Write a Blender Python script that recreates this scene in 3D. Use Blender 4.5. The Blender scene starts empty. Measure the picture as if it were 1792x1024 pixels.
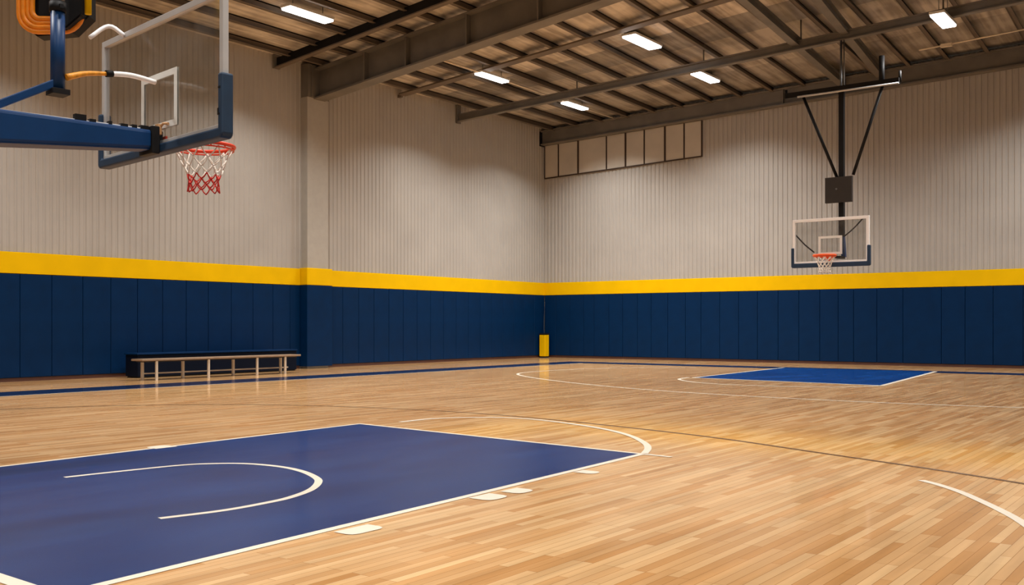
import bpy, bmesh, math, random
from mathutils import Vector, Matrix
random.seed(7)
C = bpy.context.scene.collection
PI = math.pi

# ------------------------------------------------------------------ camera geometry
# Room frame: x runs along the back wall to the right of the corner, y=0 is the back wall,
# the room lies at y<0, x=0 is the left wall.
F, Y0, YAW, H = 1741.3, 568.0, 0.6400, 1.30
CX, CY = 22.6174, -32.5091
cs, sn = math.cos(YAW), math.sin(YAW)
def ray(px, py):
    a = (px - 896) / F; b = (Y0 - py) / F
    return (a * cs - sn, a * sn + cs, b)
def on_x(px, py, x=0.0):                      # sight line meets a plane parallel to the left wall
    d = ray(px, py); t = (x - CX) / d[0]; return Vector((x, CY + t * d[1], H + t * d[2]))
def on_y(px, py, y=0.0):                      # ... parallel to the back wall
    d = ray(px, py); t = (y - CY) / d[1]; return Vector((CX + t * d[0], y, H + t * d[2]))
def on_floor(px, py, z=0.0):
    d = ray(px, py); t = (z - H) / d[2]; return Vector((CX + t * d[0], CY + t * d[1], z))

# ------------------------------------------------------------------ materials
def srgb(r, g, b):
    f = lambda v: (v / 255 / 12.92) if v / 255 <= 0.04045 else ((v / 255 + 0.055) / 1.055) ** 2.4
    return (f(r), f(g), f(b), 1)
def mat(name, col, rough=0.5, metal=0.0, noise=0.0, nscale=6.0, spec=0.5, coat=0.0, bump=0.0, bscale=60.0):
    m = bpy.data.materials.new(name); m.use_nodes = True
    nt = m.node_tree; b = nt.nodes['Principled BSDF']
    b.inputs['Base Color'].default_value = col
    b.inputs['Roughness'].default_value = rough
    b.inputs['Metallic'].default_value = metal
    b.inputs['Specular IOR Level'].default_value = spec
    b.inputs['Coat Weight'].default_value = coat
    tc = nt.nodes.new('ShaderNodeTexCoord')
    n = nt.nodes.new('ShaderNodeTexNoise'); n.inputs['Scale'].default_value = nscale; n.inputs['Detail'].default_value = 5
    nt.links.new(tc.outputs['Object'], n.inputs['Vector'])
    mx = nt.nodes.new('ShaderNodeMix'); mx.data_type = 'RGBA'; mx.blend_type = 'MULTIPLY'
    mr = nt.nodes.new('ShaderNodeMapRange')
    mr.inputs['From Min'].default_value = 0.3; mr.inputs['From Max'].default_value = 0.7
    mr.inputs['To Min'].default_value = 1 - noise; mr.inputs['To Max'].default_value = 1 + noise * 0.6
    nt.links.new(n.outputs['Fac'], mr.inputs['Value'])
    mx.inputs['Factor'].default_value = 1
    mx.inputs['A'].default_value = col
    nt.links.new(mr.outputs['Result'], mx.inputs['B'])
    nt.links.new(mx.outputs['Result'], b.inputs['Base Color'])
    if bump:
        n2 = nt.nodes.new('ShaderNodeTexNoise'); n2.inputs['Scale'].default_value = bscale
        nt.links.new(tc.outputs['Object'], n2.inputs['Vector'])
        bp = nt.nodes.new('ShaderNodeBump'); bp.inputs['Strength'].default_value = bump; bp.inputs['Distance'].default_value = 0.01
        nt.links.new(n2.outputs['Fac'], bp.inputs['Height']); nt.links.new(bp.outputs['Normal'], b.inputs['Normal'])
    return m

M = {}
M['siding']  = mat('wall siding beige', srgb(167, 162, 155), 0.62, noise=0.07, nscale=0.8)
M['panel']   = mat('infill panel tan', srgb(184, 176, 164), 0.7, noise=0.10, nscale=1.2)
M['seam']    = mat('dark seam', srgb(58, 40, 26), 0.7, noise=0.1)
M['steel']   = mat('roof steel brown', srgb(108, 103, 96), 0.55, noise=0.22, nscale=1.5)
M['purlin']  = mat('roof purlin brown', srgb(100, 89, 77), 0.6, noise=0.22, nscale=1.2)
M['column']  = mat('column beige paint', srgb(166, 161, 152), 0.6, noise=0.05)
M['navy']    = mat('navy vinyl pad', srgb(0, 36, 73), 0.55, noise=0.14, nscale=2.5, spec=0.10)
M['yellow']  = mat('yellow vinyl band', srgb(226, 180, 0), 0.55, noise=0.05, nscale=2, spec=0.08)
M['base']    = mat('red brown rubber base', srgb(74, 40, 27), 0.6, noise=0.15)
M['navysteel'] = mat('navy painted steel', srgb(8, 52, 98), 0.42, noise=0.08, nscale=8, spec=.3)
M['navyfoam'] = mat('navy foam edge pad', srgb(20, 50, 78), 0.6, noise=0.12, nscale=10)
M['black']   = mat('black painted metal', srgb(20, 19, 20), 0.6, noise=0.15, spec=.2)
M['boxblack'] = mat('dark brown black plate', srgb(38, 32, 28), 0.6, noise=0.15)
M['white']   = mat('white paint', srgb(250, 250, 250), 0.45, noise=0.03)
M['alu']     = mat('grey white aluminium', srgb(196, 196, 196), 0.4, metal=0.2, noise=0.05)
M['grey']    = mat('grey steel', srgb(120, 122, 124), 0.4, metal=0.6, noise=0.08)
M['target']  = mat('white target line', srgb(228, 230, 226), 0.6, noise=0.03)
M['rim']     = mat('red orange rim', srgb(226, 62, 26), 0.4, noise=0.06)
M['rimfar']  = mat('orange rim', srgb(240, 92, 30), 0.4, noise=0.06)
M['cord']    = mat('white net cord', srgb(232, 224, 212), 0.8, noise=0.05)
M['cordred'] = mat('red net cord', srgb(206, 48, 36), 0.8, noise=0.08)
M['orange']  = mat('orange hose', srgb(244, 142, 16), 0.45, noise=0.14, nscale=12)
M['amber']   = mat('amber strap', srgb(226, 150, 34), 0.5, noise=0.25, nscale=30)
M['tan']     = mat('tan bracket', srgb(196, 150, 104), 0.5, noise=0.15, nscale=20)
M['benchwood'] = mat('pale bench plank', srgb(140, 116, 92), 0.5, noise=0.15, nscale=7)
M['benchleg'] = mat('pale bench leg', srgb(204, 190, 172), 0.4, metal=0.2, noise=0.05)
M['boxnavy'] = mat('dark navy locker', srgb(4, 13, 30), 0.6, noise=0.12, nscale=3, spec=.1)
M['lining']  = mat('conduit', srgb(222, 208, 186), 0.5, noise=0.05)
M['housing'] = mat('light housing white', srgb(210, 208, 204), 0.5, noise=0.03)
M['cable']   = mat('dark cable', srgb(12, 28, 52), 0.6, noise=0.05)
M['linewhite'] = mat('painted court white', srgb(238, 228, 210), 0.25, noise=0.04, nscale=3, coat=0.0)
M['linebrown'] = mat('painted court brown', srgb(104, 70, 38), 0.3, noise=0.08, nscale=3)

def emis(name, col, s):
    m = bpy.data.materials.new(name); m.use_nodes = True
    b = m.node_tree.nodes['Principled BSDF']
    b.inputs['Base Color'].default_value = (0.9, 0.9, 0.9, 1)
    b.inputs['Emission Color'].default_value = col; b.inputs['Emission Strength'].default_value = s
    return m
M['glow'] = emis('lit diffuser', (1.0, 0.97, 0.95, 1), 9.0)

def glass():
    m = bpy.data.materials.new('backboard glass'); m.use_nodes = True
    nt = m.node_tree; nt.nodes.clear()
    out = nt.nodes.new('ShaderNodeOutputMaterial')
    tr = nt.nodes.new('ShaderNodeBsdfTransparent'); tr.inputs['Color'].default_value = (0.86, 0.86, 0.85, 1)
    gl = nt.nodes.new('ShaderNodeBsdfGlossy'); gl.inputs['Roughness'].default_value = 0.06
    df = nt.nodes.new('ShaderNodeBsdfDiffuse'); df.inputs['Color'].default_value = srgb(170, 165, 158)
    fr = nt.nodes.new('ShaderNodeLayerWeight'); fr.inputs['Blend'].default_value = 0.12
    tc = nt.nodes.new('ShaderNodeTexCoord'); nz = nt.nodes.new('ShaderNodeTexNoise'); nz.inputs['Scale'].default_value = 3
    nt.links.new(tc.outputs['Object'], nz.inputs['Vector'])
    mr = nt.nodes.new('ShaderNodeMapRange'); mr.inputs['From Min'].default_value = .35; mr.inputs['From Max'].default_value = .75
    mr.inputs['To Min'].default_value = .03; mr.inputs['To Max'].default_value = .14
    nt.links.new(nz.outputs['Fac'], mr.inputs['Value'])
    m1 = nt.nodes.new('ShaderNodeMixShader'); m2 = nt.nodes.new('ShaderNodeMixShader')
    nt.links.new(mr.outputs['Result'], m1.inputs[0]); nt.links.new(tr.outputs[0], m1.inputs[1]); nt.links.new(df.outputs[0], m1.inputs[2])
    fm = nt.nodes.new('ShaderNodeMath'); fm.operation = 'MULTIPLY'; fm.inputs[1].default_value = .25
    nt.links.new(fr.outputs['Facing'], fm.inputs[0]); nt.links.new(fm.outputs[0], m2.inputs[0]); nt.links.new(m1.outputs[0], m2.inputs[1]); nt.links.new(gl.outputs[0], m2.inputs[2])
    nt.links.new(m2.outputs[0], out.inputs[0])
    return m
M['glass'] = glass()

def varnish(nt, b, bp, rough, k):
    """a worn varnish film: a glossy layer over the diffuse paint or wood"""
    N = nt.nodes.new; Lk = nt.links.new
    b.inputs['Specular IOR Level'].default_value = 0.0
    g = N('ShaderNodeBsdfGlossy'); g.inputs['Roughness'].default_value = rough; Lk(bp.outputs['Normal'], g.inputs['Normal'])
    fr = N('ShaderNodeFresnel'); fr.inputs['IOR'].default_value = 1.45
    mu = N('ShaderNodeMath'); mu.operation = 'MULTIPLY'; mu.inputs[1].default_value = k; Lk(fr.outputs[0], mu.inputs[0])
    mx = N('ShaderNodeMixShader'); Lk(mu.outputs[0], mx.inputs[0]); Lk(b.outputs[0], mx.inputs[1]); Lk(g.outputs[0], mx.inputs[2])
    Lk(mx.outputs[0], nt.nodes['Material Output'].inputs['Surface'])

def wood_floor():
    m = bpy.data.materials.new('maple strip floor'); m.use_nodes = True
    nt = m.node_tree; b = nt.nodes['Principled BSDF']; N = nt.nodes.new; Lk = nt.links.new
    tc = N('ShaderNodeTexCoord')
    sep = N('ShaderNodeSeparateXYZ'); Lk(tc.outputs['Object'], sep.inputs[0])
    cmb = N('ShaderNodeCombineXYZ'); Lk(sep.outputs['Y'], cmb.inputs['X']); Lk(sep.outputs['X'], cmb.inputs['Y'])
    def brick(c1, c2, w, rowh, off, mort):
        k = N('ShaderNodeTexBrick'); Lk(cmb.outputs[0], k.inputs['Vector'])
        k.inputs['Color1'].default_value = c1; k.inputs['Color2'].default_value = c2
        k.inputs['Mortar'].default_value = srgb(150, 104, 58)
        k.inputs['Scale'].default_value = 1; k.inputs['Mortar Size'].default_value = mort; k.inputs['Mortar Smooth'].default_value = 0.3
        k.inputs['Brick Width'].default_value = w; k.inputs['Row Height'].default_value = rowh
        k.offset = off; k.offset_frequency = 3; k.squash = 1
        return k
    k1 = brick(srgb(226, 187, 137), srgb(198, 146, 91), 0.93, 0.0645, 0.37, 0.0016)
    k2 = brick((1, 1, 1, 1), (0.82, 0.78, 0.72, 1), 1.9, 0.129, 0.61, 0.0)
    k2.inputs['Mortar'].default_value = (1, 1, 1, 1)
    mul = N('ShaderNodeMix'); mul.data_type = 'RGBA'; mul.blend_type = 'MULTIPLY'; mul.inputs['Factor'].default_value = 0.6
    Lk(k1.outputs['Color'], mul.inputs['A']); Lk(k2.outputs['Color'], mul.inputs['B'])
    # long grain streaks
    mp = N('ShaderNodeMapping'); mp.inputs['Scale'].default_value = (9.0, 0.55, 1); Lk(tc.outputs['Object'], mp.inputs['Vector'])
    nz = N('ShaderNodeTexNoise'); nz.inputs['Scale'].default_value = 1.0; nz.inputs['Detail'].default_value = 6; Lk(mp.outputs[0], nz.inputs['Vector'])
    mr = N('ShaderNodeMapRange'); mr.inputs['From Min'].default_value = .3; mr.inputs['From Max'].default_value = .7
    mr.inputs['To Min'].default_value = .84; mr.inputs['To Max'].default_value = 1.12; Lk(nz.outputs['Fac'], mr.inputs['Value'])
    mul2 = N('ShaderNodeMix'); mul2.data_type = 'RGBA'; mul2.blend_type = 'MULTIPLY'; mul2.inputs['Factor'].default_value = 1
    Lk(mul.outputs['Result'], mul2.inputs['A']); Lk(mr.outputs['Result'], mul2.inputs['B'])
    # broad tone drift
    nz2 = N('ShaderNodeTexNoise'); nz2.inputs['Scale'].default_value = 0.35; nz2.inputs['Detail'].default_value = 2; Lk(tc.outputs['Object'], nz2.inputs['Vector'])
    mr2 = N('ShaderNodeMapRange'); mr2.inputs['From Min'].default_value = .35; mr2.inputs['From Max'].default_value = .65
    mr2.inputs['To Min'].default_value = .93; mr2.inputs['To Max'].default_value = 1.05; Lk(nz2.outputs['Fac'], mr2.inputs['Value'])
    mul3 = N('ShaderNodeMix'); mul3.data_type = 'RGBA'; mul3.blend_type = 'MULTIPLY'; mul3.inputs['Factor'].default_value = 1
    Lk(mul2.outputs['Result'], mul3.inputs['A']); Lk(mr2.outputs['Result'], mul3.inputs['B'])
    Lk(mul3.outputs['Result'], b.inputs['Base Color'])
    b.inputs['Roughness'].default_value = 0.09
    b.inputs['Specular IOR Level'].default_value = 0.5
    mp3 = N('ShaderNodeMapping'); mp3.inputs['Scale'].default_value = (5.0, 1.1, 1); Lk(tc.outputs['Object'], mp3.inputs['Vector'])
    nb = N('ShaderNodeTexNoise'); nb.inputs['Scale'].default_value = 1.3; nb.inputs['Detail'].default_value = 3; Lk(mp3.outputs[0], nb.inputs['Vector'])
    bp = N('ShaderNodeBump'); bp.inputs['Strength'].default_value = 0.035; bp.inputs['Distance'].default_value = 0.012
    Lk(nb.outputs['Fac'], bp.inputs['Height']); Lk(bp.outputs['Normal'], b.inputs['Normal'])
    varnish(nt, b, bp, .085, .86)
    return m
M['floor'] = wood_floor()

def key_paint():
    m = bpy.data.materials.new('navy court paint'); m.use_nodes = True
    nt = m.node_tree; b = nt.nodes['Principled BSDF']; N = nt.nodes.new; Lk = nt.links.new
    tc = N('ShaderNodeTexCoord'); mp = N('ShaderNodeMapping'); mp.inputs['Scale'].default_value = (1.6, .5, 1); Lk(tc.outputs['Object'], mp.inputs['Vector'])
    nz = N('ShaderNodeTexNoise'); nz.inputs['Scale'].default_value = 1.2; nz.inputs['Detail'].default_value = 5; Lk(mp.outputs[0], nz.inputs['Vector'])
    cr = N('ShaderNodeValToRGB'); cr.color_ramp.elements[0].position = .3; cr.color_ramp.elements[1].position = .72
    cr.color_ramp.elements[0].color = srgb(0, 40, 94); cr.color_ramp.elements[1].color = srgb(10, 54, 110)
    Lk(nz.outputs['Fac'], cr.inputs['Fac']); Lk(cr.outputs['Color'], b.inputs['Base Color'])
    b.inputs['Roughness'].default_value = 0.2
    b.inputs['Specular IOR Level'].default_value = 0.20
    nb = N('ShaderNodeTexNoise'); nb.inputs['Scale'].default_value = 2.2; Lk(mp.outputs[0], nb.inputs['Vector'])
    bp = N('ShaderNodeBump'); bp.inputs['Strength'].default_value = 0.10; bp.inputs['Distance'].default_value = 0.012
    Lk(nb.outputs['Fac'], bp.inputs['Height']); Lk(bp.outputs['Normal'], b.inputs['Normal'])
    varnish(nt, b, bp, .17, .24)
    return m
M['key'] = key_paint()

def deck_mat():
    m = bpy.data.materials.new('tan roof insulation'); m.use_nodes = True
    nt = m.node_tree; b = nt.nodes['Principled BSDF']; N = nt.nodes.new; Lk = nt.links.new
    tc = N('ShaderNodeTexCoord')
    mp = N('ShaderNodeMapping'); mp.inputs['Scale'].default_value = (7, .5, 1); Lk(tc.outputs['Object'], mp.inputs['Vector'])
    nz = N('ShaderNodeTexNoise'); nz.inputs['Scale'].default_value = 1; nz.inputs['Detail'].default_value = 6; Lk(mp.outputs[0], nz.inputs['Vector'])
    nz2 = N('ShaderNodeTexNoise'); nz2.inputs['Scale'].default_value = .9; nz2.inputs['Detail'].default_value = 3; Lk(tc.outputs['Object'], nz2.inputs['Vector'])
    ad = N('ShaderNodeMath'); ad.operation = 'ADD'; Lk(nz.outputs['Fac'], ad.inputs[0]); Lk(nz2.outputs['Fac'], ad.inputs[1])
    cr = N('ShaderNodeValToRGB'); cr.color_ramp.elements[0].position = .70; cr.color_ramp.elements[1].position = 1.0
    dv = N('ShaderNodeMath'); dv.operation = 'MULTIPLY'; dv.inputs[1].default_value = .85; Lk(ad.outputs[0], dv.inputs[0])
    cr.color_ramp.elements[0].color = srgb(154, 144, 132); cr.color_ramp.elements[1].color = srgb(210, 200, 186)
    Lk(dv.outputs[0], cr.inputs['Fac']); Lk(cr.outputs['Color'], b.inputs['Base Color'])
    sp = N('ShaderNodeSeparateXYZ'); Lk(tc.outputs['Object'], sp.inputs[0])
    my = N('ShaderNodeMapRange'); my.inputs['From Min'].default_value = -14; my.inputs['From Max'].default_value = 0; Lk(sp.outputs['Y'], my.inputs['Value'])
    y_tone = N('ShaderNodeValToRGB'); y_tone.color_ramp.interpolation = 'CONSTANT'; e = y_tone.color_ramp.elements  # deck tone steps along Y: greyer band before the cross beam, darker beyond
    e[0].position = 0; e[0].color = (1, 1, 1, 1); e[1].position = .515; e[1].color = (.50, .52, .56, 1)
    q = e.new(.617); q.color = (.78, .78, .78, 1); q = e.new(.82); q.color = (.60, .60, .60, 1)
    Lk(my.outputs[0], y_tone.inputs['Fac'])
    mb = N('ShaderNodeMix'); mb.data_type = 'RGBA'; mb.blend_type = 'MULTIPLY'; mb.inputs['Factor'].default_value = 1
    Lk(cr.outputs['Color'], mb.inputs['A']); Lk(y_tone.outputs['Color'], mb.inputs['B']); Lk(mb.outputs['Result'], b.inputs['Base Color'])
    b.inputs['Roughness'].default_value = 0.7
    wv = N('ShaderNodeTexWave'); wv.inputs['Scale'].default_value = 1.6; wv.bands_direction = 'X'; wv.inputs['Distortion'].default_value = .6; Lk(tc.outputs['Object'], wv.inputs['Vector'])
    bp = N('ShaderNodeBump'); bp.inputs['Strength'].default_value = .35; bp.inputs['Distance'].default_value = .03
    Lk(wv.outputs['Fac'], bp.inputs['Height']); Lk(bp.outputs['Normal'], b.inputs['Normal'])
    return m
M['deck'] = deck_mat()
M['stripe'] = mat('dark navy floor stripe', srgb(14, 32, 66), 0.2, noise=0.1, nscale=2, spec=.4)

# ------------------------------------------------------------------ mesh helpers
def box(bm, x0, x1, y0, y1, z0, z1, bev=0.0, mtx=None):
    r = bmesh.ops.create_cube(bm, size=1)
    vs = r['verts']
    for v in vs:
        v.co = Vector(((x0 + x1) / 2 + v.co.x * (x1 - x0), (y0 + y1) / 2 + v.co.y * (y1 - y0), (z0 + z1) / 2 + v.co.z * (z1 - z0)))
    if bev:
        es = list({e for v in vs for e in v.link_edges})
        r2 = bmesh.ops.bevel(bm, geom=es, offset=bev, segments=3, affect='EDGES', profile=0.6)
        vs = list({v for f in r2['faces'] for v in f.verts} | {v for v in vs if v.is_valid})
    if mtx is not None:
        bmesh.ops.transform(bm, matrix=mtx, verts=[v for v in vs if v.is_valid])
    return bm
def hexa(bm, p):                               # eight corners: bottom loop 0-3, top loop 4-7
    v = [bm.verts.new(q) for q in p]
    for f in ((3, 2, 1, 0), (4, 5, 6, 7), (0, 1, 5, 4), (1, 2, 6, 5), (2, 3, 7, 6), (3, 0, 4, 7)):
        bm.faces.new([v[i] for i in f])
    return v
def bar(bm, a, b, w, h, up=(0, 0, 1), bev=0.0, w2=None, h2=None, drop=0.0):
    """rectangular bar from a to b; w across, h along up; optional taper at b"""
    a = Vector(a); b = Vector(b); d = (b - a).normalized(); up = Vector(up)
    s = d.cross(up)
    if s.length < 1e-4: s = d.cross(Vector((0, 1, 0)))
    s.normalize(); u = s.cross(d).normalized()
    w2 = w if w2 is None else w2; h2 = h if h2 is None else h2
    pts = []
    A = [a - s * w / 2 - u * h / 2, a + s * w / 2 - u * h / 2, b + s * w2 / 2 - u * h2 / 2, b - s * w2 / 2 - u * h2 / 2]
    B = [a - s * w / 2 + u * h / 2, a + s * w / 2 + u * h / 2, b + s * w2 / 2 + u * h2 / 2, b - s * w2 / 2 + u * h2 / 2]
    vs = hexa(bm, A + B)
    if bev:
        es = list({e for v in vs for e in v.link_edges})
        bmesh.ops.bevel(bm, geom=es, offset=bev, segments=3, affect='EDGES', profile=0.5)
def tube(bm, pts, r, n=10, closed=False, cap=True):
    pts = [Vector(p) for p in pts]; rings = []; k = len(pts)
    prev = None
    for i, p in enumerate(pts):
        if closed: d = (pts[(i + 1) % k] - pts[i - 1]).normalized()
        else: d = (pts[min(i + 1, k - 1)] - pts[max(i - 1, 0)]).normalized()
        if prev is None:
            s = d.cross(Vector((0, 0, 1)))
            if s.length < 1e-3: s = d.cross(Vector((1, 0, 0)))
        else:
            s = prev - d * prev.dot(d)
        s.normalize(); prev = s; u = d.cross(s)
        rr = r[i] if isinstance(r, (list, tuple)) else r
        rings.append([bm.verts.new(p + (s * math.cos(2 * PI * j / n) + u * math.sin(2 * PI * j / n)) * rr) for j in range(n)])
    for i in range(k if closed else k - 1):
        A, B = rings[i], rings[(i + 1) % k]
        for j in range(n):
            f = bm.faces.new((A[j], A[(j + 1) % n], B[(j + 1) % n], B[j])); f.smooth = True
    if cap and not closed:
        bm.faces.new(rings[0][::-1]); bm.faces.new(rings[-1])
def spline(pts, n=8):
    P = [Vector(p) for p in pts]; out = []
    for i in range(len(P) - 1):
        p0 = P[i - 1] if i else P[0] * 2 - P[1]; p1 = P[i]; p2 = P[i + 1]; p3 = P[i + 2] if i + 2 < len(P) else P[-1] * 2 - P[-2]
        for j in range(n):
            t = j / n
            out.append(0.5 * ((2 * p1) + (p2 - p0) * t + (2 * p0 - 5 * p1 + 4 * p2 - p3) * t * t + (3 * p1 - p0 - 3 * p2 + p3) * t ** 3))
    out.append(P[-1]); return out
def ribbon(bm, pts, w, z):
    pts = [Vector((p[0], p[1], 0)) for p in pts]; L = []
    for i, p in enumerate(pts):
        d = (pts[min(i + 1, len(pts) - 1)] - pts[max(i - 1, 0)]).normalized(); s = Vector((-d.y, d.x, 0))
        L.append((bm.verts.new((p.x + s.x * w / 2, p.y + s.y * w / 2, z)), bm.verts.new((p.x - s.x * w / 2, p.y - s.y * w / 2, z))))
    for i in range(len(L) - 1):
        bm.faces.new((L[i][0], L[i][1], L[i + 1][1], L[i + 1][0]))
def poly(bm, pts, z):
    bm.faces.new([bm.verts.new((p[0], p[1], z)) for p in pts])
def obj(name, bm, m, parent=None, loc=None, fix=True):
    if fix: bmesh.ops.recalc_face_normals(bm, faces=bm.faces)
    me = bpy.data.meshes.new(name); bm.to_mesh(me); bm.free(); me.materials.append(m)
    o = bpy.data.objects.new(name, me); C.objects.link(o)
    if parent is not None: o.parent = parent
    if loc is not None: o.location = loc
    return o
def B(): return bmesh.new()
def thing(name, label, cat, loc=(0, 0, 0), rotz=0, group=None):
    o = bpy.data.objects.new(name, None); C.objects.link(o); o.empty_display_size = .2
    o.location = loc; o.rotation_euler = (0, 0, rotz); o['label'] = label; o['category'] = cat
    if group: o['group'] = group
    return o
def tag(o, label, cat, group=None):
    o['label'] = label; o['category'] = cat
    if group: o['group'] = group
    return o
def struct(o): o['kind'] = 'structure'; return o
ORD = ['first', 'second', 'third', 'fourth', 'fifth', 'sixth', 'seventh', 'eighth', 'ninth', 'tenth', 'eleventh', 'twelfth', 'thirteenth',
       'fourteenth', 'fifteenth', 'sixteenth', 'seventeenth', 'eighteenth', 'nineteenth', 'twentieth', 'twenty-first', 'twenty-second',
       'twenty-third', 'twenty-fourth', 'twenty-fifth', 'twenty-sixth']

# ------------------------------------------------------------------ roof surface
YG = -12.15                                     # girder line
def slope(y): return 0.03 + 0.07 * min(1.0, max(0.0, -y / 12.15))
def deck(x, y): return 9.08 + slope(y) * x

# ------------------------------------------------------------------ shell
bm = B(); poly(bm, [(-.4, -42), (34, -42), (34, .4), (-.4, .4)], 0)
floor = struct(obj('floor', bm, M['floor']))

def corrugated(bm, t0, t1, top, place):
    """ribbed sheet; place(t, depth, z) gives the point"""
    prof = [(0, 0), (.085, 0), (.105, .022), (.140, .022), (.165, 0)]; pitch = .168
    ts = []; t = t0
    while t < t1:
        for a, d in prof[:-1]:
            if t + a < t1: ts.append((t + a, d))
        t += pitch
    ts.append((t1, 0))
    V = [(bm.verts.new(place(a, d, 0)), bm.verts.new(place(a, d, top(a)))) for a, d in ts]
    for i in range(len(V) - 1):
        bm.faces.new((V[i][0], V[i + 1][0], V[i + 1][1], V[i][1]))
bm = B(); corrugated(bm, -38, -.002, lambda t: deck(0, t), lambda t, d, z: (-d, t, z))
struct(obj('wall_left', bm, M['siding'], fix=False))
bm = B(); corrugated(bm, .002, 28, lambda t: deck(t, 0), lambda t, d, z: (t, d, z))
struct(obj('wall_back', bm, M['siding'], fix=False))

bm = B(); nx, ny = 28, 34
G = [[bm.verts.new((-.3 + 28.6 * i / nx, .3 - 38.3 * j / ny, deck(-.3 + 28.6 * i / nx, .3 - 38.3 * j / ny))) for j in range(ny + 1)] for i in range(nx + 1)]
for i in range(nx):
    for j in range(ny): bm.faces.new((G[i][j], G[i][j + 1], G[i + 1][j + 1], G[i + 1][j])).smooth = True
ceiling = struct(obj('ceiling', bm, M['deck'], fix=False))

def zed(bm, x, ya, yb, dep=.20, fl=.11):
    """a cold-formed roof purlin under the deck between two frames"""
    for k in range(2):
        y0, y1 = (ya + (yb - ya) * k / 2, ya + (yb - ya) * (k + 1) / 2)
        def pts(dx0, dx1, dz0, dz1):
            return [(x + dx0, y0, deck(x, y0) + dz0), (x + dx1, y0, deck(x, y0) + dz0), (x + dx1, y1, deck(x, y1) + dz0), (x + dx0, y1, deck(x, y1) + dz0),
                    (x + dx0, y0, deck(x, y0) + dz1), (x + dx1, y0, deck(x, y0) + dz1), (x + dx1, y1, deck(x, y1) + dz1), (x + dx0, y1, deck(x, y1) + dz1)]
        hexa(bm, pts(-.012, .012, -dep, .0)); hexa(bm, pts(-.012, fl, -dep, -dep + .02)); hexa(bm, pts(-fl, .012, -.03, .0))
xs = [0.55 + 1.12 * i for i in range(20)]
for x in xs:
    bm = B(); zed(bm, x, 0, YG); obj('roof_purlin', bm, M['purlin'], ceiling)
for x in xs[:9]:
    bm = B(); zed(bm, x, YG, -26); obj('roof_purlin', bm, M['purlin'], ceiling)

# rubber base strips under the pads
bm = B(); box(bm, 0, .05, -38, -12.7, 0, .085); struct(obj('baseboard_left', bm, M['base']))
bm = B(); box(bm, 0, .05, -11.68, -.05, 0, .085); struct(obj('baseboard_corner', bm, M['base']))
bm = B(); box(bm, .0, 28, -.05, 0, 0, .085); struct(obj('baseboard_back', bm, M['base']))

# yellow bands above the pads
ZB, ZT = 2.46, 2.95
bm = B(); box(bm, 0.0, .075, -38, -12.69, ZB, ZT, .012); struct(obj('trim_1', bm, M['yellow']))
bm = B(); box(bm, 0.0, .075, -11.69, -.0, ZB, ZT, .012); struct(obj('trim_2', bm, M['yellow']))
bm = B(); box(bm, .075, 28, -.075, 0, ZB, ZT, .012); struct(obj('trim_3', bm, M['yellow']))

# ------------------------------------------------------------------ wall pads, each one a thing
def pad_left(y0, y1, label, group):
    bm = B(); box(bm, 0.0, .07, -(y1 - y0) / 2 + .004, (y1 - y0) / 2 - .004, 0, ZB - .012 - .085, .02)
    tag(obj('wall_pad', bm, M['navy'], loc=(0.003, (y0 + y1) / 2, .087)), label, 'wall pad', group)
def pad_back(x0, x1, label, group):
    bm = B(); box(bm, -(x1 - x0) / 2 + .004, (x1 - x0) / 2 - .004, -.07, 0, 0, ZB - .012 - .085, .02)
    tag(obj('wall_pad', bm, M['navy'], loc=((x0 + x1) / 2, -.003, .087)), label, 'wall pad', group)
sl = [-12.70, -13.07, -13.71, -14.42, -15.16, -15.91, -16.60, -17.31, -18.03, -18.76, -19.49, -20.26, -21.01, -21.76, -22.5, -23.25]
for i in range(len(sl) - 1):
    what = 'narrow navy blue vinyl wall pad' if i == 0 else 'navy blue vinyl wall pad'
    pad_left(sl[i + 1], sl[i], f'{what} on left wall, {ORD[i]} one left of the column', 'navy pads on the left wall before the column')
n = 17; a0, a1 = -11.66, -.075
for i in range(n):
    pad_left(a0 + (a1 - a0) * i / n, a0 + (a1 - a0) * (i + 1) / n,
             f'dark navy pad on left wall, {ORD[i]} one right of the column', 'navy pads on the left wall beyond the column')
sr = [.075, .62, 1.27, 1.91, 2.38, 3.04, 3.64, 4.27, 4.85, 5.53, 6.24, 6.85, 7.57, 8.28, 8.97, 9.71, 10.43, 11.14, 11.75, 12.25, 12.99, 13.79, 14.93, 15.61, 16.39, 17.2, 18.0]
for i in range(len(sr) - 1):
    what = 'extra wide dark navy wall pad' if i == 21 else 'dark navy wall pad'
    pad_back(sr[i], sr[i + 1], f'{what} on back wall, {ORD[i]} one right of the corner', 'navy pads on the back wall')

# ------------------------------------------------------------------ column with its pads
col = thing('column', 'beige steel column on the left wall under the large brown girder', 'column', (0, -12.18, 0))
bm = B(); box(bm, 0, .27, -.41, .41, 0, 8.02); obj('shaft', bm, M['column'], col)
bm = B(); box(bm, 0, .30, -.42, .42, 8.02, 9.0); box(bm, .30, .34, -.30, .30, 8.04, 8.98); obj('head_plate', bm, M['steel'], col)
bm = B(); box(bm, .0, .36, -.50, .50, .06, ZB, .02)
tag(obj('column_pad', bm, M['navy'], loc=(0.003, -12.18, 0)), 'navy blue vinyl pad wrapped around the foot of the beige column', 'column pad')
bm = B(); box(bm, .0, .36, -.50, .50, ZB + .004, ZT + .02, .02)
tag(obj('column_band', bm, M['yellow'], loc=(0.003, -12.18, 0)), 'yellow vinyl pad wrapped around the beige column above its navy pad', 'column pad')

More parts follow.
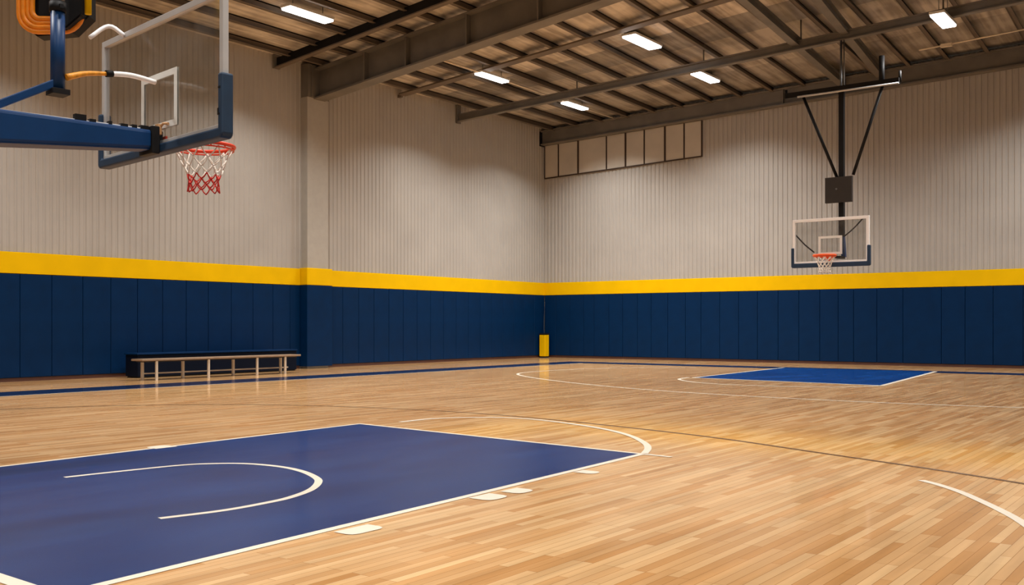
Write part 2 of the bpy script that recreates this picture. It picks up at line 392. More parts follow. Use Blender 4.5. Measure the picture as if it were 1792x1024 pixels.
# ------------------------------------------------------------------ steel frames
gd = thing('roof_girder', 'large dark brown I-beam girder running from the column top up across the roof', 'girder', (0, YG, 0))
def slopebox(bm, x0, x1, y0, y1, zb, zt):
    hexa(bm, [(x0, y0, zb(x0)), (x1, y0, zb(x1)), (x1, y1, zb(x1)), (x0, y1, zb(x0)), (x0, y0, zt(x0)), (x1, y0, zt(x1)), (x1, y1, zt(x1)), (x0, y1, zt(x0))])
gb = lambda x: 7.97 + .1 * x
gt = lambda x: 8.84 + .1 * x
bm = B(); slopebox(bm, .34, 27, -.02, .02, gb, gt); obj('web', bm, M['steel'], gd)
bm = B(); slopebox(bm, .30, 27, -.22, .22, lambda x: gb(x) - .02, lambda x: gb(x) + .03); obj('bottom_flange', bm, M['steel'], gd)
bm = B(); slopebox(bm, .30, 27, -.22, .22, lambda x: gt(x) - .03, lambda x: gt(x) + .02); obj('top_flange', bm, M['steel'], gd)
for x in (2.35, 3.95, 6.1, 8.4, 10.6, 13.0):
    for ya_, yb_ in ((-.20, -.02), (.02, .20)):
        bm = B(); slopebox(bm, x - .02, x + .02, ya_, yb_, lambda t: gb(t) + .03, lambda t: gt(t) - .03)
        obj('stiffener', bm, M['steel'], gd)

bb = thing('eave_beam', 'long dark brown beam along the top of the back wall', 'beam', (0, -.16, 0))
zb0 = lambda x: 8.41 + .029 * x
zt0 = lambda x: 8.92 + .03 * x
bm = B(); slopebox(bm, -.0, 27.5, -.03, .03, zb0, zt0); obj('web', bm, M['steel'], bb)
bm = B(); slopebox(bm, -.0, 27.5, -.14, .14, lambda x: zb0(x) - .03, lambda x: zb0(x) + .02); obj('bottom_flange', bm, M['steel'], bb)
bm = B(); slopebox(bm, -.0, 27.5, -.14, .14, lambda x: zt0(x) - .02, lambda x: zt0(x) + .03); obj('top_flange', bm, M['steel'], bb)
bm = B(); slopebox(bm, 0.0, .05, -.16, .15, lambda x: zb0(x) - .06, lambda x: zt0(x)); obj('end_plate', bm, M['black'], bb)
for x in (9.95, 17.9):
    bm = B(); slopebox(bm, x - .02, x + .02, -.135, -.03, lambda t: zb0(t) + .02, lambda t: zt0(t) - .02); obj('stiffener', bm, M['steel'], bb)

cb = thing('cross_beam', 'dark brown roof beam hung below the purlins between the girder and the back wall', 'beam', (0, -5.36, 0))
z2 = lambda x: 8.50 + .041 * x
bm = B(); slopebox(bm, .02, 27, -.02, .02, z2, lambda x: z2(x) + .22); obj('web', bm, M['steel'], cb)
bm = B(); slopebox(bm, .02, 27, -.09, .09, lambda x: z2(x) - .02, lambda x: z2(x) + .015); obj('bottom_flange', bm, M['steel'], cb)
bm = B(); slopebox(bm, .02, 27, -.09, .09, lambda x: z2(x) + .20, lambda x: z2(x) + .235); obj('top_flange', bm, M['steel'], cb)
bm = B(); slopebox(bm, .0, .07, -.10, .10, lambda x: 8.42, lambda x: 9.07); obj('end_bracket', bm, M['steel'], cb)
for x in (5.03, 9.51, 12.48, 16.23, 20.71):
    bm = B(); tube(bm, [(x, 0, z2(x) + .22), (x, 0, deck(x, -5.36) - .02)], .022); obj('hanger_rod', bm, M['steel'], cb)

st = thing('roof_strut', 'thin brown cross strip under the purlins, just beyond the large girder', 'strut', (0, -8.4, 0))
zc = lambda x: deck(x, -8.4) - .205
bm = B(); slopebox(bm, .15, 27, -.16, .16, lambda x: zc(x) - .05, zc); obj('flat_bar', bm, M['purlin'], st)
bm = B(); slopebox(bm, .0, .15, -.05, .05, lambda x: zc(x) - .10, zc); obj('end_clip', bm, M['purlin'], st)

sb = thing('roof_strut', 'brown roof strut parallel to the large girder on its left side', 'strut', (0, -13.55, 0))
zn = lambda x: deck(x, -13.55) - .40
bm = B(); slopebox(bm, .05, 27, -.09, .09, lambda x: zn(x), lambda x: zn(x) + .035); obj('flat_bar', bm, M['purlin'], sb)
bm = B(); slopebox(bm, .05, 27, -.012, .012, lambda x: zn(x) + .03, lambda x: zn(x) + .30); obj('web', bm, M['black'], sb)  # black web stands for the dark gaps between strut and deck
bm = B(); slopebox(bm, .0, .06, -.12, .12, lambda x: zn(x) - .01, lambda x: 9.07); obj('end_bracket', bm, M['steel'], sb)

def carrier(name, label, a, b, w, dep):
    t = thing(name, label, 'beam', (a[0], a[1], 0))
    o = Vector((a[0], a[1], 0)); a = Vector(a) - o; b = Vector(b) - o
    bm = B(); bar(bm, a + Vector((0, 0, dep / 2)), b + Vector((0, 0, dep / 2)), w * .3, dep); obj('web', bm, M['steel'], t)
    bm = B(); bar(bm, a, b, w, .03); obj('bottom_flange', bm, M['steel'], t)
    bm = B(); bar(bm, a + Vector((0, 0, dep)), b + Vector((0, 0, dep)), w, .03); obj('top_flange', bm, M['steel'], t)
    return t
carrier('carrier_beam', 'dark roof beam crossing toward the back wall, left of the two above the far hoop', (12.85, -11.9, 9.20), (11.9, -.02, 9.06), .22, .22)
carrier('carrier_beam', 'dark roof beam crossing toward the back wall, right of the two above the far hoop', (14.45, -11.9, 9.26), (13.1, -.02, 9.16), .22, .24)

# conduits
bm = B(); tube(bm, [(3.48, -10.5, 9.08), (3.48, -7.85, 9.08), (3.48, -3.1, 9.03), (3.48, -.5, 9.0)], .026)
tag(obj('light_conduit', bm, M['lining']), 'thin pale conduit linking the two left ceiling lights beyond the girder', 'conduit')
p0 = on_y(1608, 88, -2.4); p1 = on_y(1850, 40, -2.4)
bm = B(); tube(bm, [p0, p1], .022); box(bm, p0.x + .6, p0.x + .9, -2.46, -2.36, p0.z - .03, p0.z + .06)
tag(obj('electric_conduit', bm, M['lining']), 'thin pale conduit under the roof at the top right, beyond the square light', 'conduit')

# infill panels under the eave beam
px = [0.06, 1.65, 3.76, 5.41, 6.89]; mids = [.71, 2.91, 4.54, 6.17]
plab = ['tan panel high on the back wall, nearest the corner', 'tan panel high on the back wall, second from the corner',
        'tan panel high on the back wall, third from the corner', 'tan panel high on the back wall, farthest right of its row']
for i in range(4):
    x0, x1, xm = px[i] + .004, px[i + 1] - .004, mids[i]
    t = thing('wall_panel', plab[i], 'wall panel', (0, 0, 0), group='tan panels in a row under the eave beam')
    zz0 = lambda x: 7.11 + .03 * x
    zz1 = lambda x: 8.37 + .029 * x
    for q0, q1 in ((x0, xm - .012), (xm + .012, x1)):
        bm = B(); slopebox(bm, q0 + .03, q1 - .01, -.05, -.005, zz0, zz1); obj('sheet', bm, M['panel'], t)
    bm = B()
    for q in ((x0, x0 + .03), (x1 - .03, x1)): slopebox(bm, q[0], q[1], -.075, -.004, zz0, zz1)
    slopebox(bm, x0, x1, -.068, -.004, lambda x: zz0(x) - .04, zz0)
    obj('edge_strip', bm, M['seam'], t)
    bm = B(); slopebox(bm, xm - .013, xm + .013, -.054, -.004, zz0, zz1); obj('seam_strip', bm, M['seam'], t)

# ------------------------------------------------------------------ ceiling lights
def lamp(loc, e, sx=.35, sy=1.4, spread=128):
    l = bpy.data.lights.new('tube light', 'AREA'); l.shape = 'RECTANGLE'; l.size = sx; l.size_y = sy
    l.energy = e; l.color = (1.0, .975, .94); l.spread = math.radians(spread)
    o = bpy.data.objects.new('tube_light', l); C.objects.link(o); o.location = loc; return o
lights = [(3.50, -15.45, 9.13, .34, 1.42, 'white ceiling light left of the large girder, above the near hoop'),
          (3.48, -7.85, 9.06, .30, 1.38, 'white ceiling light just beyond the girder on the pale conduit'),
          (3.48, -3.10, 9.01, .28, 1.36, 'white ceiling light nearest the back corner, at the conduit end'),
          (8.55, -7.35, 9.43, .42, 1.55, 'large white ceiling light in the middle of the roof'),
          (8.60, -3.35, 9.20, .34, 1.42, 'white ceiling light near the back wall, between corner and far hoop'),
          (16.38, -6.0, 8.95, .33, 1.25, 'white ceiling light at the top right, right of the far hoop')]
LE = 300
for x, y, z, w, l, lab in lights:
    t = thing('ceiling_light', lab, 'ceiling light', (x, y, z), group='white ceiling lights')
    bm = B(); box(bm, -w / 2 - .02, w / 2 + .02, -l / 2 - .03, l / 2 + .03, .0, .07, .015); obj('housing', bm, M['housing'], t)
    bm = B(); box(bm, -w / 2, w / 2, -l / 2, l / 2, -.05, .0, .02); obj('diffuser', bm, M['glow'], t)
    for yy in (-l * .35, l * .35):
        bm = B(); tube(bm, [(0, yy, .06), (0, yy, deck(x, y + yy) - z)], .010, 6); obj('hanger', bm, M['grey'], t)
    lamp((x, y, z - .07), LE, w, l, 150 if x > 15 else 128)
# other hall lamps, unseen; one by the back wall is added to brighten it
for x, y in ((8.6, -15.4), (15.9, -12.0), (3.5, -23), (9.5, -22), (16, -20), (22, -13), (19.6, -3.2), (10, -30), (17, -28), (23, -23), (23, -32), (16.5, -36)):
    lamp((x, y, deck(x, y) - .6), LE, .4, 1.4)

# ------------------------------------------------------------------ court paint (parts of the floor)
Zk, Zl = .0015, .003
fl = lambda pts: [on_floor(*p) for p in pts]
k1 = [(13.52, -30.0), (13.25, -23.26), (17.71, -23.73), (18.02, -30.0)]
bm = B(); poly(bm, k1, Zk); obj('near_key_paint', bm, M['key'], floor, fix=False)
bm = B(); ribbon(bm, [k1[0], k1[1]], .06, Zl); ribbon(bm, [(k1[1][0] - .03, k1[1][1]), (18.05, -23.76)], .06, Zl + .0003); ribbon(bm, [k1[2], k1[3]], .07, Zl); ribbon(bm, [(17.1, -29.98), (18.05, -30.0)], .09, Zl + .0006)
ribbon(bm, [(10.5, -29.85), (17.1, -29.98)], .09, Zl + .0006)
obj('near_key_outline', bm, M['linewhite'], floor, fix=False)
arc = [(700, 739), (760, 733), (830, 731), (900, 732), (960, 737), (1020, 745), (1070, 754), (1105, 764), (1128, 776), (1134, 785), (1128, 794)]
bm = B(); ribbon(bm, spline(fl(arc)), .075, Zl + .0009); obj('near_free_throw_arc', bm, M['linewhite'], floor, fix=False)
arc = [(113, 836), (195, 827), (313, 815), (371, 812), (430, 812), (488, 817), (527, 825), (552, 836), (557, 845), (543, 858), (508, 871), (469, 880), (391, 894), (279, 908)]
bm = B(); ribbon(bm, spline(fl(arc)), .065, Zl); obj('restricted_arc', bm, M['linewhite'], floor, fix=False)
def markblock(p, w, l):
    q = on_floor(*p); bm = B()
    x0, x1 = q.x, q.x + w; y0, y1 = q.y - l / 2, q.y + l / 2; r = min(abs(w), l) * .35; s = 1 if w > 0 else -1
    poly(bm, [(x0, y0), (x1 - s * r, y0), (x1 - s * r * .3, y0 + r * .3), (x1, y0 + r), (x1, y1 - r), (x1 - s * r * .3, y1 - r * .3), (x1 - s * r, y1), (x0, y1)], Zl + .0004)
    obj('lane_mark', bm, M['linewhite'], floor, fix=False)
markblock((614, 925), .17, .30); markblock((838, 868), .21, .26); markblock((890, 857.5), .19, .22); markblock((1012, 825), .20, .16)
markblock((292, 784), -.22, .26)
bm = B(); ribbon(bm, spline([(6.6, -27.5), (7.27, -24.99), (8.4, -23.08), (10.48, -21.67), (13.6, -21.15), (17.0, -21.75), (19.21, -22.62), (21.12, -23.51), (22.6, -24.6)]), .055, Zl)
obj('brown_court_line', bm, M['linebrown'], floor, fix=False)
bm = B(); ribbon(bm, spline([(20.40, -23.82), (20.62, -24.03), (20.92, -24.43), (21.42, -25.31), (21.75, -26.3), (21.9, -27.5)]), .07, Zl); obj('white_side_arc', bm, M['linewhite'], floor, fix=False)
bm = B(); ribbon(bm, spline([(9.2, -5.2), (7.9, -6.0), (7.0, -8.0), (6.75, -10.2), (7.5, -11.9), (10.43, -13.92), (13.6, -15.2), (17.0, -15.6), (19.74, -15.3), (23, -14.5)]), .075, Zl)
obj('far_court_line', bm, M['linewhite'], floor, fix=False)
k2 = [(11.3, -3.6), (11.65, -10.4), (16.3, -10.9), (15.6, -3.5)]
bm = B(); poly(bm, k2, Zk + .0008); obj('far_key_paint', bm, M['key'], floor, fix=False)
bm = B(); ribbon(bm, [k2[0], k2[1]], .08, Zl); ribbon(bm, [k2[1], k2[2]], .10, Zl + .0003); ribbon(bm, [k2[2], k2[3]], .10, Zl); obj('far_key_outline', bm, M['linewhite'], floor, fix=False)
bm = B(); ribbon(bm, spline([(11.5, -10.3), (11.75, -11.3), (12.7, -12.2), (13.9, -12.5), (15.2, -12.2), (16.0, -11.6), (16.3, -10.9)]), .08, Zl + .0006); obj('far_free_throw_arc', bm, M['linewhite'], floor, fix=False)
bm = B(); poly(bm, [(3.35, -40), (4.5, -40), (4.5, -4.3), (3.35, -3.2)], Zk); poly(bm, [(3.35, -3.2), (4.5, -4.3), (30, -4.3), (30, -3.2)], Zk)
obj('navy_border_stripe', bm, M['stripe'], floor, fix=False)
bm = B(); ribbon(bm, [(4.53, -40), (4.53, -4.3)], .045, Zl); obj('border_edge_line', bm, M['linewhite'], floor, fix=False)

# ------------------------------------------------------------------ bench and locker box
bx = thing('storage_box', 'long low dark navy box against the left wall, behind the bench', 'storage box', (0.45, -16.0, 0))
ye = on_x(519, 640, .97).y + 16
bm = B(); box(bm, 0, .52, -2.6, ye, .03, .56, .012); obj('body', bm, M['boxnavy'], bx)
bm = B(); box(bm, -.02, .55, -2.63, ye + .02, .56, .60, .012); obj('lid', bm, M['navy'], bx)
bm = B(); box(bm, .03, .49, -2.57, ye - .03, 0, .03); obj('plinth', bm, M['black'], bx)

be = thing('bench', 'long low bench with a pale wooden top and thin pale legs before the navy box', 'bench', (1.95, -16.2, 0))
def bl(px, x): return on_x(px, 600, x).y + 16.2
xf, xr = .20, -.17                              # front and rear leg rows
ya, yb = bl(254, 1.95 + xf) - .10, bl(525, 1.95 + xf) 
bm = B(); box(bm, -.21, .24, ya, yb, .455, .50, .012); obj('seat', bm, M['benchwood'], be)
bm = B(); box(bm, -.16, .19, ya + .1, yb - .1, .425, .455); obj('seat_rail', bm, M['boxblack'], be)
for p in (274, 365, 450, 499):
    y = bl(p, 1.95 + xf); bm = B(); bar(bm, (xf, y, 0), (xf, y, .45), .045, .05, up=(0, 1, 0)); obj('leg', bm, M['benchleg'], be)
for p in (249, 320, 408, 491):
    y = bl(p, 1.95 + xr); bm = B(); bar(bm, (xr, y, 0), (xr, y, .45), .05, .06, up=(0, 1, 0)); obj('leg', bm, M['benchleg'], be)
bm = B(); tube(bm, [(xr, bl(249, 1.95 + xr), .15), (xr, yb - .1, .15)], .018, 8); obj('stretcher', bm, M['benchleg'], be)

# ------------------------------------------------------------------ yellow corner post
cp = thing('padded_post', 'short yellow padded post standing in the far corner of the court', 'post', (.30, -.42, 0))
bm = B(); box(bm, -.14, .14, -.14, .14, .05, .90, .03); obj('pad', bm, M['yellow'], cp)
bm = B(); box(bm, -.15, .15, -.15, .15, .90, .955, .015); obj('cap', bm, M['black'], cp)
bm = B(); box(bm, -.13, .13, -.13, .13, 0, .05); obj('foot', bm, M['black'], cp)
bm = B(); tube(bm, spline([(.02, -.02, .95), (-.03, .02, 1.2), (-.07, .10, 1.7), (-.10, .20, 2.2)]), .014, 8); obj('cord', bm, M['cable'], cp)

# ------------------------------------------------------------------ hoop pieces (local frame: x across the board, +y into the court, z=0 at board bottom)
def board(root, W, Hb, th, fr, glassm, framem, pad_h, sq, pad_t):
    bm = B(); box(bm, -W / 2 + fr * .5, W / 2 - fr * .5, -.006, .006, fr * .5, Hb - fr * .5); obj('glass_panel', bm, glassm, root)
    bm = B()
    box(bm, -W / 2, W / 2, -th / 2, th / 2, Hb - fr, Hb, .004); box(bm, -W / 2, W / 2, -th / 2, th / 2, 0, fr, .004)
    box(bm, -W / 2, -W / 2 + fr, -th / 2, th / 2, fr, Hb - fr); box(bm, W / 2 - fr, W / 2, -th / 2, th / 2, fr, Hb - fr)
    obj('frame', bm, framem, root)
    pt, t2 = pad_t, .055
    bm = B(); e = .03
    # one U of foam: a bottom run and two upturned ends, outer profile mitred and rounded
    outer = [(-W / 2 - e, pad_h), (-W / 2 - e, -pt + .03), (-W / 2 - e + .03, -pt), (W / 2 + e - .03, -pt), (W / 2 + e, -pt + .03), (W / 2 + e, pad_h),
             (W / 2 - pt * .55, pad_h), (W / 2 - pt * .55, pt * .35), (-W / 2 + pt * .55, pt * .35), (-W / 2 + pt * .55, pad_h)]
    vf = [bm.verts.new((a, -t2, b)) for a, b in outer]; vb = [bm.verts.new((a, t2, b)) for a, b in outer]
    k = len(outer)
    idx = [(0, 1, 8, 9), (1, 2, 3, 4, 7, 8), (4, 5, 6, 7)]
    for q in idx: bm.faces.new([vf[i] for i in q]); bm.faces.new([vb[i] for i in reversed(q)])
    for i in range(k): bm.faces.new((vf[i], vb[i], vb[(i + 1) % k], vf[(i + 1) % k]))
    bmesh.ops.recalc_face_normals(bm, faces=bm.faces)
    es = [e_ for e_ in bm.edges if len(e_.link_faces) == 2 and e_.calc_face_angle(0) > .5]
    bmesh.ops.bevel(bm, geom=es, offset=.016, segments=2, affect='EDGES', profile=.5)
    pad = obj('edge_padding', bm, M['navyfoam'], root)
    sw, sh, lw, z0 = sq; bm = B()
    for yy in (-.009, .009):
        box(bm, -sw / 2, sw / 2, yy - .001, yy + .001, z0 + sh - lw, z0 + sh); box(bm, -sw / 2, sw / 2, yy - .001, yy + .001, z0, z0 + lw)
        box(bm, -sw / 2, -sw / 2 + lw, yy - .001, yy + .001, z0 + lw, z0 + sh - lw); box(bm, sw / 2 - lw, sw / 2, yy - .001, yy + .001, z0 + lw, z0 + sh - lw)
    obj('target_square', bm, M['target'], root)
    return pad
def hoop_ring(root, R, yc, zc, r, m, xo=0.0):
    bm = B(); tube(bm, [(xo + R * math.cos(2 * PI * i / 40), yc + R * math.sin(2 * PI * i / 40), zc) for i in range(40)], r, 10, closed=True)
    tube(bm, [(xo + R * .985 * math.cos(2 * PI * i / 40), yc + R * .985 * math.sin(2 * PI * i / 40), zc - .032) for i in range(40)], r * .45, 6, closed=True)
    for i in range(12):
        a = 2 * PI * (i + .5) / 12
        tube(bm, [(xo + R * .985 * math.cos(a), yc + R * .985 * math.sin(a), zc), (xo + R * .985 * math.cos(a), yc + R * .985 * math.sin(a), zc - .035)], r * .4, 6)
    rim = obj('rim', bm, m, root)
    bm = B(); box(bm, xo - .09, xo + .09, .012, .03, zc - .12, zc + .03, .004)
    hexa(bm, [(xo - .075, .02, zc - .02), (xo + .075, .02, zc - .02), (xo + .11, yc - R * .86, zc - .012), (xo - .11, yc - R * .86, zc - .012),
              (xo - .075, .02, zc + .012), (xo + .075, .02, zc + .012), (xo + .11, yc - R * .86, zc + .012), (xo - .11, yc - R * .86, zc + .012)])
    for s in (-1, 1): bar(bm, (xo + s * .07, .03, zc - .11), (xo + s * .13, yc - R * .8, zc - .01), .012, .02)
    obj('rim_bracket', bm, m, rim)
    return rim
def net(root, R, yc, zc, L, r, split=.62, xo=0.0):
    """twelve-loop diamond net narrowing below the rim; the lowest rows are red"""
    nlo = 10; rows = 6
    def rad(t): return R * (1 - .50 * min(1, t / .72) ** .8 + .05 * max(0, t - .75) / .25)
    rings = [0, .26, .45, .60, .73, .86, 1.0]
    up = B(); dn = B()
    def pt(i, k):
        t = rings[k]; a = 2 * PI * (i + .5 * (k % 2)) / nlo; rr = rad(t) * (1 + .02 * math.sin(5 * a + k))
        return Vector((xo + rr * math.cos(a), yc + rr * math.sin(a), zc - .02 - L * t - .006 * math.sin(3 * a + 2 * k)))
    for k in range(rows):
        for i in range(nlo):
            for dj in (0, 1):
                j = i + dj - (0 if k % 2 else 1)
                p, q = pt(i, k), pt(j, k + 1)
                mid = (p + q) / 2; mid.z -= .008
                bmx = up if rings[k + 1] <= split + .05 else dn
                tube(bmx, [p, mid, q], r, 5, cap=True)
    n = obj('net', up, M['cord'], root); obj('net_fringe', dn, M['cordred'], n)['label'] = 'red lower loops'
    return n

# ------------------------------------------------------------------ near hoop
def from_cam(X, Z): return Vector((CX + X * cs - Z * sn, CY + X * sn + Z * cs))
eL, eR = from_cam(-3.959, 9.64), from_cam(-2.288, 8.0)
mid = (eL + eR) / 2; yaw = math.atan2((eR - eL).y, (eR - eL).x)
zb = 2.865
nh = thing('basketball_hoop', 'near basketball hoop at the upper left, carried by a thick navy boom, seen from behind', 'basketball hoop', (mid.x, mid.y, zb), yaw)
W1, H1 = 2.29, 1.155
pad = board(nh, W1, H1, .05, .055, M['glass'], M['alu'], .46, (.68, .50, .055, .16), .065)
bm = B(); box(bm, W1 / 2 - .02, W1 / 2 + .012, -.059, -.053, .335, .35); obj('pad_clip', bm, M['black'], pad)
bm = B(); box(bm, W1 / 2 - .03, W1 / 2 + .0, -.059, -.053, .12, .135); box(bm, W1 / 2 - .03, W1 / 2 - .015, -.059, -.053, .13, .175); obj('pad_clip', bm, M['black'], pad)
rz = 2.932 - zb
hoop_ring(nh, .27, .425, rz, .017, M['rim'], xo=.0); net(nh, .262, .425, rz, .40, .006, split=.55)
# boom: padded navy arm, deep at the rear, tapering to the board
bm = B()
hw0, hw1 = .13, .10
P = lambda s, hw, z0, z1: [(-hw, s, z0 - zb), (hw, s, z0 - zb), (hw, s, z1 - zb), (-hw, s, z1 - zb)]
secs = [P(-3.6, .16, 2.52, 2.985), P(-1.35, .14, 2.715, 2.985), P(-.10, .10, 2.825, 3.0)]
rg = [[bm.verts.new(p) for p in s_] for s_ in secs]
for a_, b_ in zip(rg, rg[1:]):
    for i in range(4): bm.faces.new((a_[i], a_[(i + 1) % 4], b_[(i + 1) % 4], b_[i]))
bm.faces.new(rg[0][::-1]); bm.faces.new(rg[-1])
bmesh.ops.recalc_face_normals(bm, faces=bm.faces)
es = [e for e in bm.edges if len(e.link_faces) == 2 and e.calc_face_angle(0) > .6]
bmesh.ops.bevel(bm, geom=es, offset=.035, segments=3, affect='EDGES', profile=.5)
boom = obj('boom', bm, M['navysteel'], nh)
bm = B(); bar(bm, (-.02, -1.5, 2.988 - zb), (-.01, -.12, 3.004 - zb), .14, .014); obj('boom_top_strip', bm, M['white'], boom)  # white strip along the top of the boom
for s, l, h in ((-.72, .09, .045), (-.62, .05, .02), (-.47, .025, .025), (-.35, .06, .02), (-.26, .04, .025), (-.17, .07, .03)):
    bm = B(); box(bm, .02, .075, s - l / 2, s + l / 2, 3.0 - zb - .004, 3.0 - zb + h); obj('boom_clip', bm, M['black'], boom)
bm = B(); box(bm, -.13, .13, -.13, -.06, 2.79 - zb, 3.03 - zb, .01); box(bm, -.06, .06, -.06, -.0, 2.82 - zb, 3.0 - zb); br = obj('mount_plate', bm, M['black'], nh)
bm = B(); box(bm, .06, .12, -.075, -.035, 2.96 - zb, 3.055 - zb, .008); tube(bm, [(.09, -.06, 3.0 - zb), (.13, -.03, 3.06 - zb), (.20, -.02, 3.05 - zb)], .012, 8); obj('mount_bracket', bm, M['tan'], nh)
# mast from the roof, brace down to the boom
ms = -.88
bm = B(); tube(bm, [(0, ms, 3.22 - zb), (0, ms, 3.89 - zb)], .056, 20); mast = obj('mast', bm, M['navysteel'], nh)
bm = B(); tube(bm, [(0, ms, 3.945 - zb), (0, ms, 10.35 - zb)], .058, 20); obj('mast_upper', bm, M['grey'], nh)
bm = B(); tube(bm, [(0, ms, 3.87 - zb), (0, ms, 3.95 - zb)], .066, 20); box(bm, .05, .085, ms - .015, ms + .015, 3.89 - zb, 3.92 - zb); obj('mast_collar', bm, M['black'], mast)
bm = B(); box(bm, -.07, .085, ms - .07, ms + .07, 3.185 - zb, 3.23 - zb, .004); obj('mast_foot', bm, M['black'], mast)
bm = B(); bar(bm, (0, ms - .02, 3.285 - zb), (0, -1.62, 2.88 - zb), .06, .065, bev=.01); obj('brace', bm, M['navysteel'], nh)
# strap and white handles
sp = spline([(.05, ms + .05, 3.335 - zb), (.03, -.66, 3.40 - zb), (.02, -.47, 3.435 - zb)], 6)
bm = B(); tube(bm, sp, [.028 - .012 * (i / (len(sp) - 1)) for i in range(len(sp))], 8); obj('strap', bm, M['amber'], nh)
sp = spline([(.02, -.47, 3.435 - zb), (.01, -.34, 3.455 - zb), (-.0, -.22, 3.46 - zb), (-.02, -.03, 3.445 - zb)], 6)
bm = B(); tube(bm, sp, .022, 10); sr_ = obj('strut_rod', bm, M['white'], nh)
bm = B(); tube(bm, [(.021, -.49, 3.432 - zb), (.019, -.43, 3.442 - zb)], .029, 10); obj('rod_clamp', bm, M['black'], sr_)
hx = -W1 / 2 + .5
def onboom(px, py, off):                          # sight line meets the upright plane x=off of the hoop's own frame
    d = ray(px, py); u = (math.cos(yaw), math.sin(yaw))
    qx, qy = mid.x + u[0] * off, mid.y + u[1] * off
    t = ((qx - CX) * u[0] + (qy - CY) * u[1]) / (d[0] * u[0] + d[1] * u[1])
    w = (CX + t * d[0] - mid.x, CY + t * d[1] - mid.y)
    return Vector((off, -w[0] * u[1] + w[1] * u[0], H + t * d[2] - zb))
a_, b_ = onboom(157, 66, -.72), onboom(190, 46, -.72)
bm = B(); tube(bm, spline([a_, b_, Vector((-.66, -.02, H1 - .03))], 5), .02, 10); obj('top_handle', bm, M['white'], nh)

# hose reel hung on the mast
def at_depth(px, py, z):
    X = (px - 896) / F * z; return Vector((CX + X * cs - z * sn, CY + X * sn + z * cs, H + (Y0 - py) / F * z))
D = 8.45; pxm = F / D
rc = at_depth(95, -8, D)
hr = thing('hose_reel', 'black reel with a coiled orange hose hung behind the navy mast at the top left', 'hose reel', rc, YAW)
bm = B()
prof = [(-.30, .35), (.20, .35), (.285, .25), (.285, -.17), (.14, -.31), (-.16, -.34), (-.27, -.25), (-.31, -.1)]
v0 = [bm.verts.new((x, .03, z)) for x, z in prof]; v1 = [bm.verts.new((x, .16, z)) for x, z in prof]
bm.faces.new(v0); bm.faces.new(v1[::-1])
for i in range(len(prof)): bm.faces.new((v0[i], v1[i], v1[(i + 1) % len(prof)], v0[(i + 1) % len(prof)]))
obj('back_housing', bm, M['black'], hr)
bm = B()
for k in range(4):
    hx_, hz_, r = .155 + .038 * k, .20 + .036 * k, .07 + .03 * k; pts = []
    for cx_, cz_, a0 in ((hx_ - r, hz_ - r, 0), (-hx_ + r, hz_ - r, 90), (-hx_ + r, -hz_ + r, 180), (hx_ - r, -hz_ + r, 270)):
        for j in range(7):
            a = math.radians(a0 + 15 * j); pts.append((cx_ + r * math.cos(a) - .03 , -.005 + .006 * (k % 2), cz_ + r * math.sin(a) + .0))
    tube(bm, pts, .0225, 10, closed=True)
obj('hose', bm, M['orange'], hr)
bm = B(); prof = [(.05, .34), (.265, .34), (.265, -.19), (.13, -.305), (.05, -.305)]
v0 = [bm.verts.new((x, -.085, z)) for x, z in prof]; v1 = [bm.verts.new((x, .05, z)) for x, z in prof]
bm.faces.new(v0); bm.faces.new(v1[::-1])
for i in range(len(prof)): bm.faces.new((v0[i], v1[i], v1[(i + 1) % len(prof)], v0[(i + 1) % len(prof)]))
bmesh.ops.bevel(bm, geom=bm.edges[:], offset=.012, segments=2, affect='EDGES')
obj('side_housing', bm, M['black'], hr)
bm = B(); tube(bm, [(.30, -.03, -.17), (.30, -.03, .30)], .028, 12); obj('grip', bm, M['yellow'], hr)
bm = B(); tube(bm, [(.27, .0, .28), (.31, -.03, .28)], .015, 8); tube(bm, [(.0, .1, .33), (.0, .1, deck(rc.x, rc.y) - rc.z)], .02, 8); obj('hanger', bm, M['grey'], hr)

# ------------------------------------------------------------------ far hoop
YF = -6.85
fa = on_y(1387.5, 461, YF); fb = on_y(1521.5, 459, YF)
W2 = fb.x - fa.x; xc2 = (fa.x + fb.x) / 2; zb2 = 2.88; H2 = 1.19
fh = thing('basketball_hoop', 'far basketball hoop hanging on a black mast before the back wall', 'basketball hoop', (xc2, YF, zb2), PI)
# local frame turned so that +y points down the court toward the camera
board(fh, W2, H2, .06, .075, M['glass'], M['white'], .44, (.62, .48, .06, .24), .085)
ro = -(on_y(1443.5, 450, YF - .4).x - xc2)
hoop_ring(fh, .27, .42, 3.07 - zb2, .030, M['rimfar'], xo=ro); net(fh, .26, .42, 3.07 - zb2, .42, .011, split=1.0, xo=ro)
ym = .45                                         # mast stands behind the board (local -y)
mp_ = lambda px, py, back: (lambda q: Vector((-(q.x - xc2), -(back), q.z - zb2)))(on_y(px, py, YF + back))
a_, b_ = mp_(1473.5, 150, ym), mp_(1472.5, 415, ym)
xm = (a_.x + b_.x) / 2
zh = 7.44 - zb2
bm = B(); bar(bm, (xm, -ym, .72), (xm, -ym, zh), .13, .13, up=(0, 1, 0)); obj('mast', bm, M['black'], fh)
bm = B(); bar(bm, (xm - .06, -ym, .18), (xm - .02, -ym, .72), .10, .12, up=(0, 1, 0)); obj('mast_foot', bm, M['navysteel'], fh)
bm = B(); box(bm, xm - .09, xm + .05, -ym, -.06, .14, .20); obj('mount_arm', bm, M['black'], fh)
q0, q1 = mp_(1445, 312, ym - .1), mp_(1492, 353, ym - .1)
bm = B(); box(bm, q1.x, q0.x, -ym + .07, -ym + .16, q1.z, q0.z, .008); cb2 = obj('control_box', bm, M['boxblack'], fh)
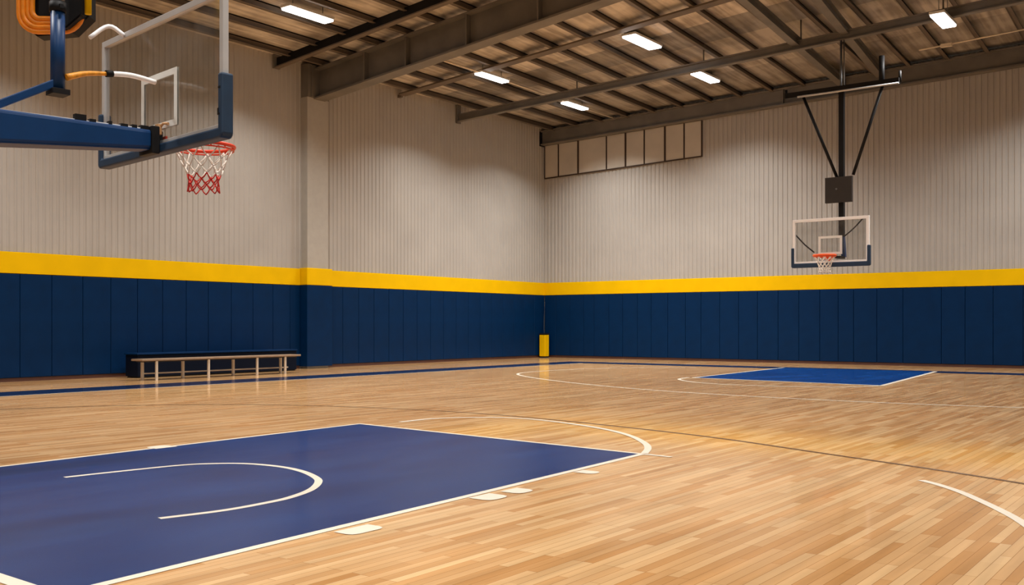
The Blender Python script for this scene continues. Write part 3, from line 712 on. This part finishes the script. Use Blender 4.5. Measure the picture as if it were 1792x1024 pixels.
bm = B(); tube(bm, [((q0.x + q1.x) / 2 + .05, -ym + .16, (q0.z + q1.z) / 2 + .02), ((q0.x + q1.x) / 2 + .05, -ym + .175, (q0.z + q1.z) / 2 + .02)], .025, 10); obj('knob', bm, M['grey'], cb2)
for pa, pb in (((1405, 172), (1465, 311)), ((1545, 155), (1493, 306))):
    u0, u1 = mp_(*pa, ym), mp_(*pb, ym)
    u0.z = zh; bm = B(); tube(bm, [u0, u1], .04, 10); obj('diagonal_brace', bm, M['black'], fh)
h0, h1 = mp_(1376, 178, ym), mp_(1575, 150, ym)
bm = B(); bar(bm, (h0.x, -ym + .03, zh + .04), (h1.x, -ym + .03, zh + .04), .16, .14); hd = obj('header', bm, M['black'], fh)
bm = B(); tube(bm, [(h0.x - .35, -ym + .10, zh - .03), (h1.x, -ym + .10, zh - .03)], .026, 10); obj('header_tube', bm, M['alu'], hd)
for pxh in (1376, 1543, 1575):
    u0 = mp_(pxh, 160, ym); top = on_y(pxh, {1376: 158, 1543: 98, 1575: 124}[pxh], YF + ym).z - zb2
    bm = B(); tube(bm, [(u0.x, -ym, zh), (u0.x, -ym, top)], .035 if pxh != 1543 else .07, 10); obj('header_post', bm, M['black'], fh)
zx = z2(xc2 - xm) - zb2
for pq, rr in ((1472, .03), (1477, .018)):
    e0, e1 = mp_(pq, 152, ym), mp_(pq, 76, 1.45)
    bm = B(); tube(bm, [(e0.x, -ym, zh), (e1.x, -1.45, z2(xc2 - e1.x) - zb2)], rr, 10); obj('suspension_rod', bm, M['grey'] if rr > .02 else M['steel'], fh)
for pa, pb in (((1512, 380), (1477, 414)), ((1392, 411), (1425, 442))):
    u0, u1 = mp_(*pa, .06), mp_(*pb, .16)
    bm = B(); tube(bm, spline([u0, (u0 + u1) / 2 + Vector((0, 0, -.03)), u1], 4), .018, 8); obj('board_stay', bm, M['black'], fh)

# ------------------------------------------------------------------ world, camera, view
w = bpy.data.worlds.new('hall ambience'); bpy.context.scene.world = w; w.use_nodes = True
bg = w.node_tree.nodes['Background']; bg.inputs['Color'].default_value = (1.0, .95, .88, 1); bg.inputs['Strength'].default_value = .10
cam = bpy.data.cameras.new('camera'); co = bpy.data.objects.new('camera', cam); C.objects.link(co)
co.location = (CX, CY, H); co.rotation_euler = (PI / 2, 0, YAW)
cam.sensor_width = 36; cam.lens = 36 * F / 1792; cam.shift_y = (Y0 - 512) / 1792; cam.clip_end = 200
S = bpy.context.scene; S.camera = co
S.view_settings.view_transform = 'Standard'; S.view_settings.look = 'None'; S.view_settings.exposure = 0.0
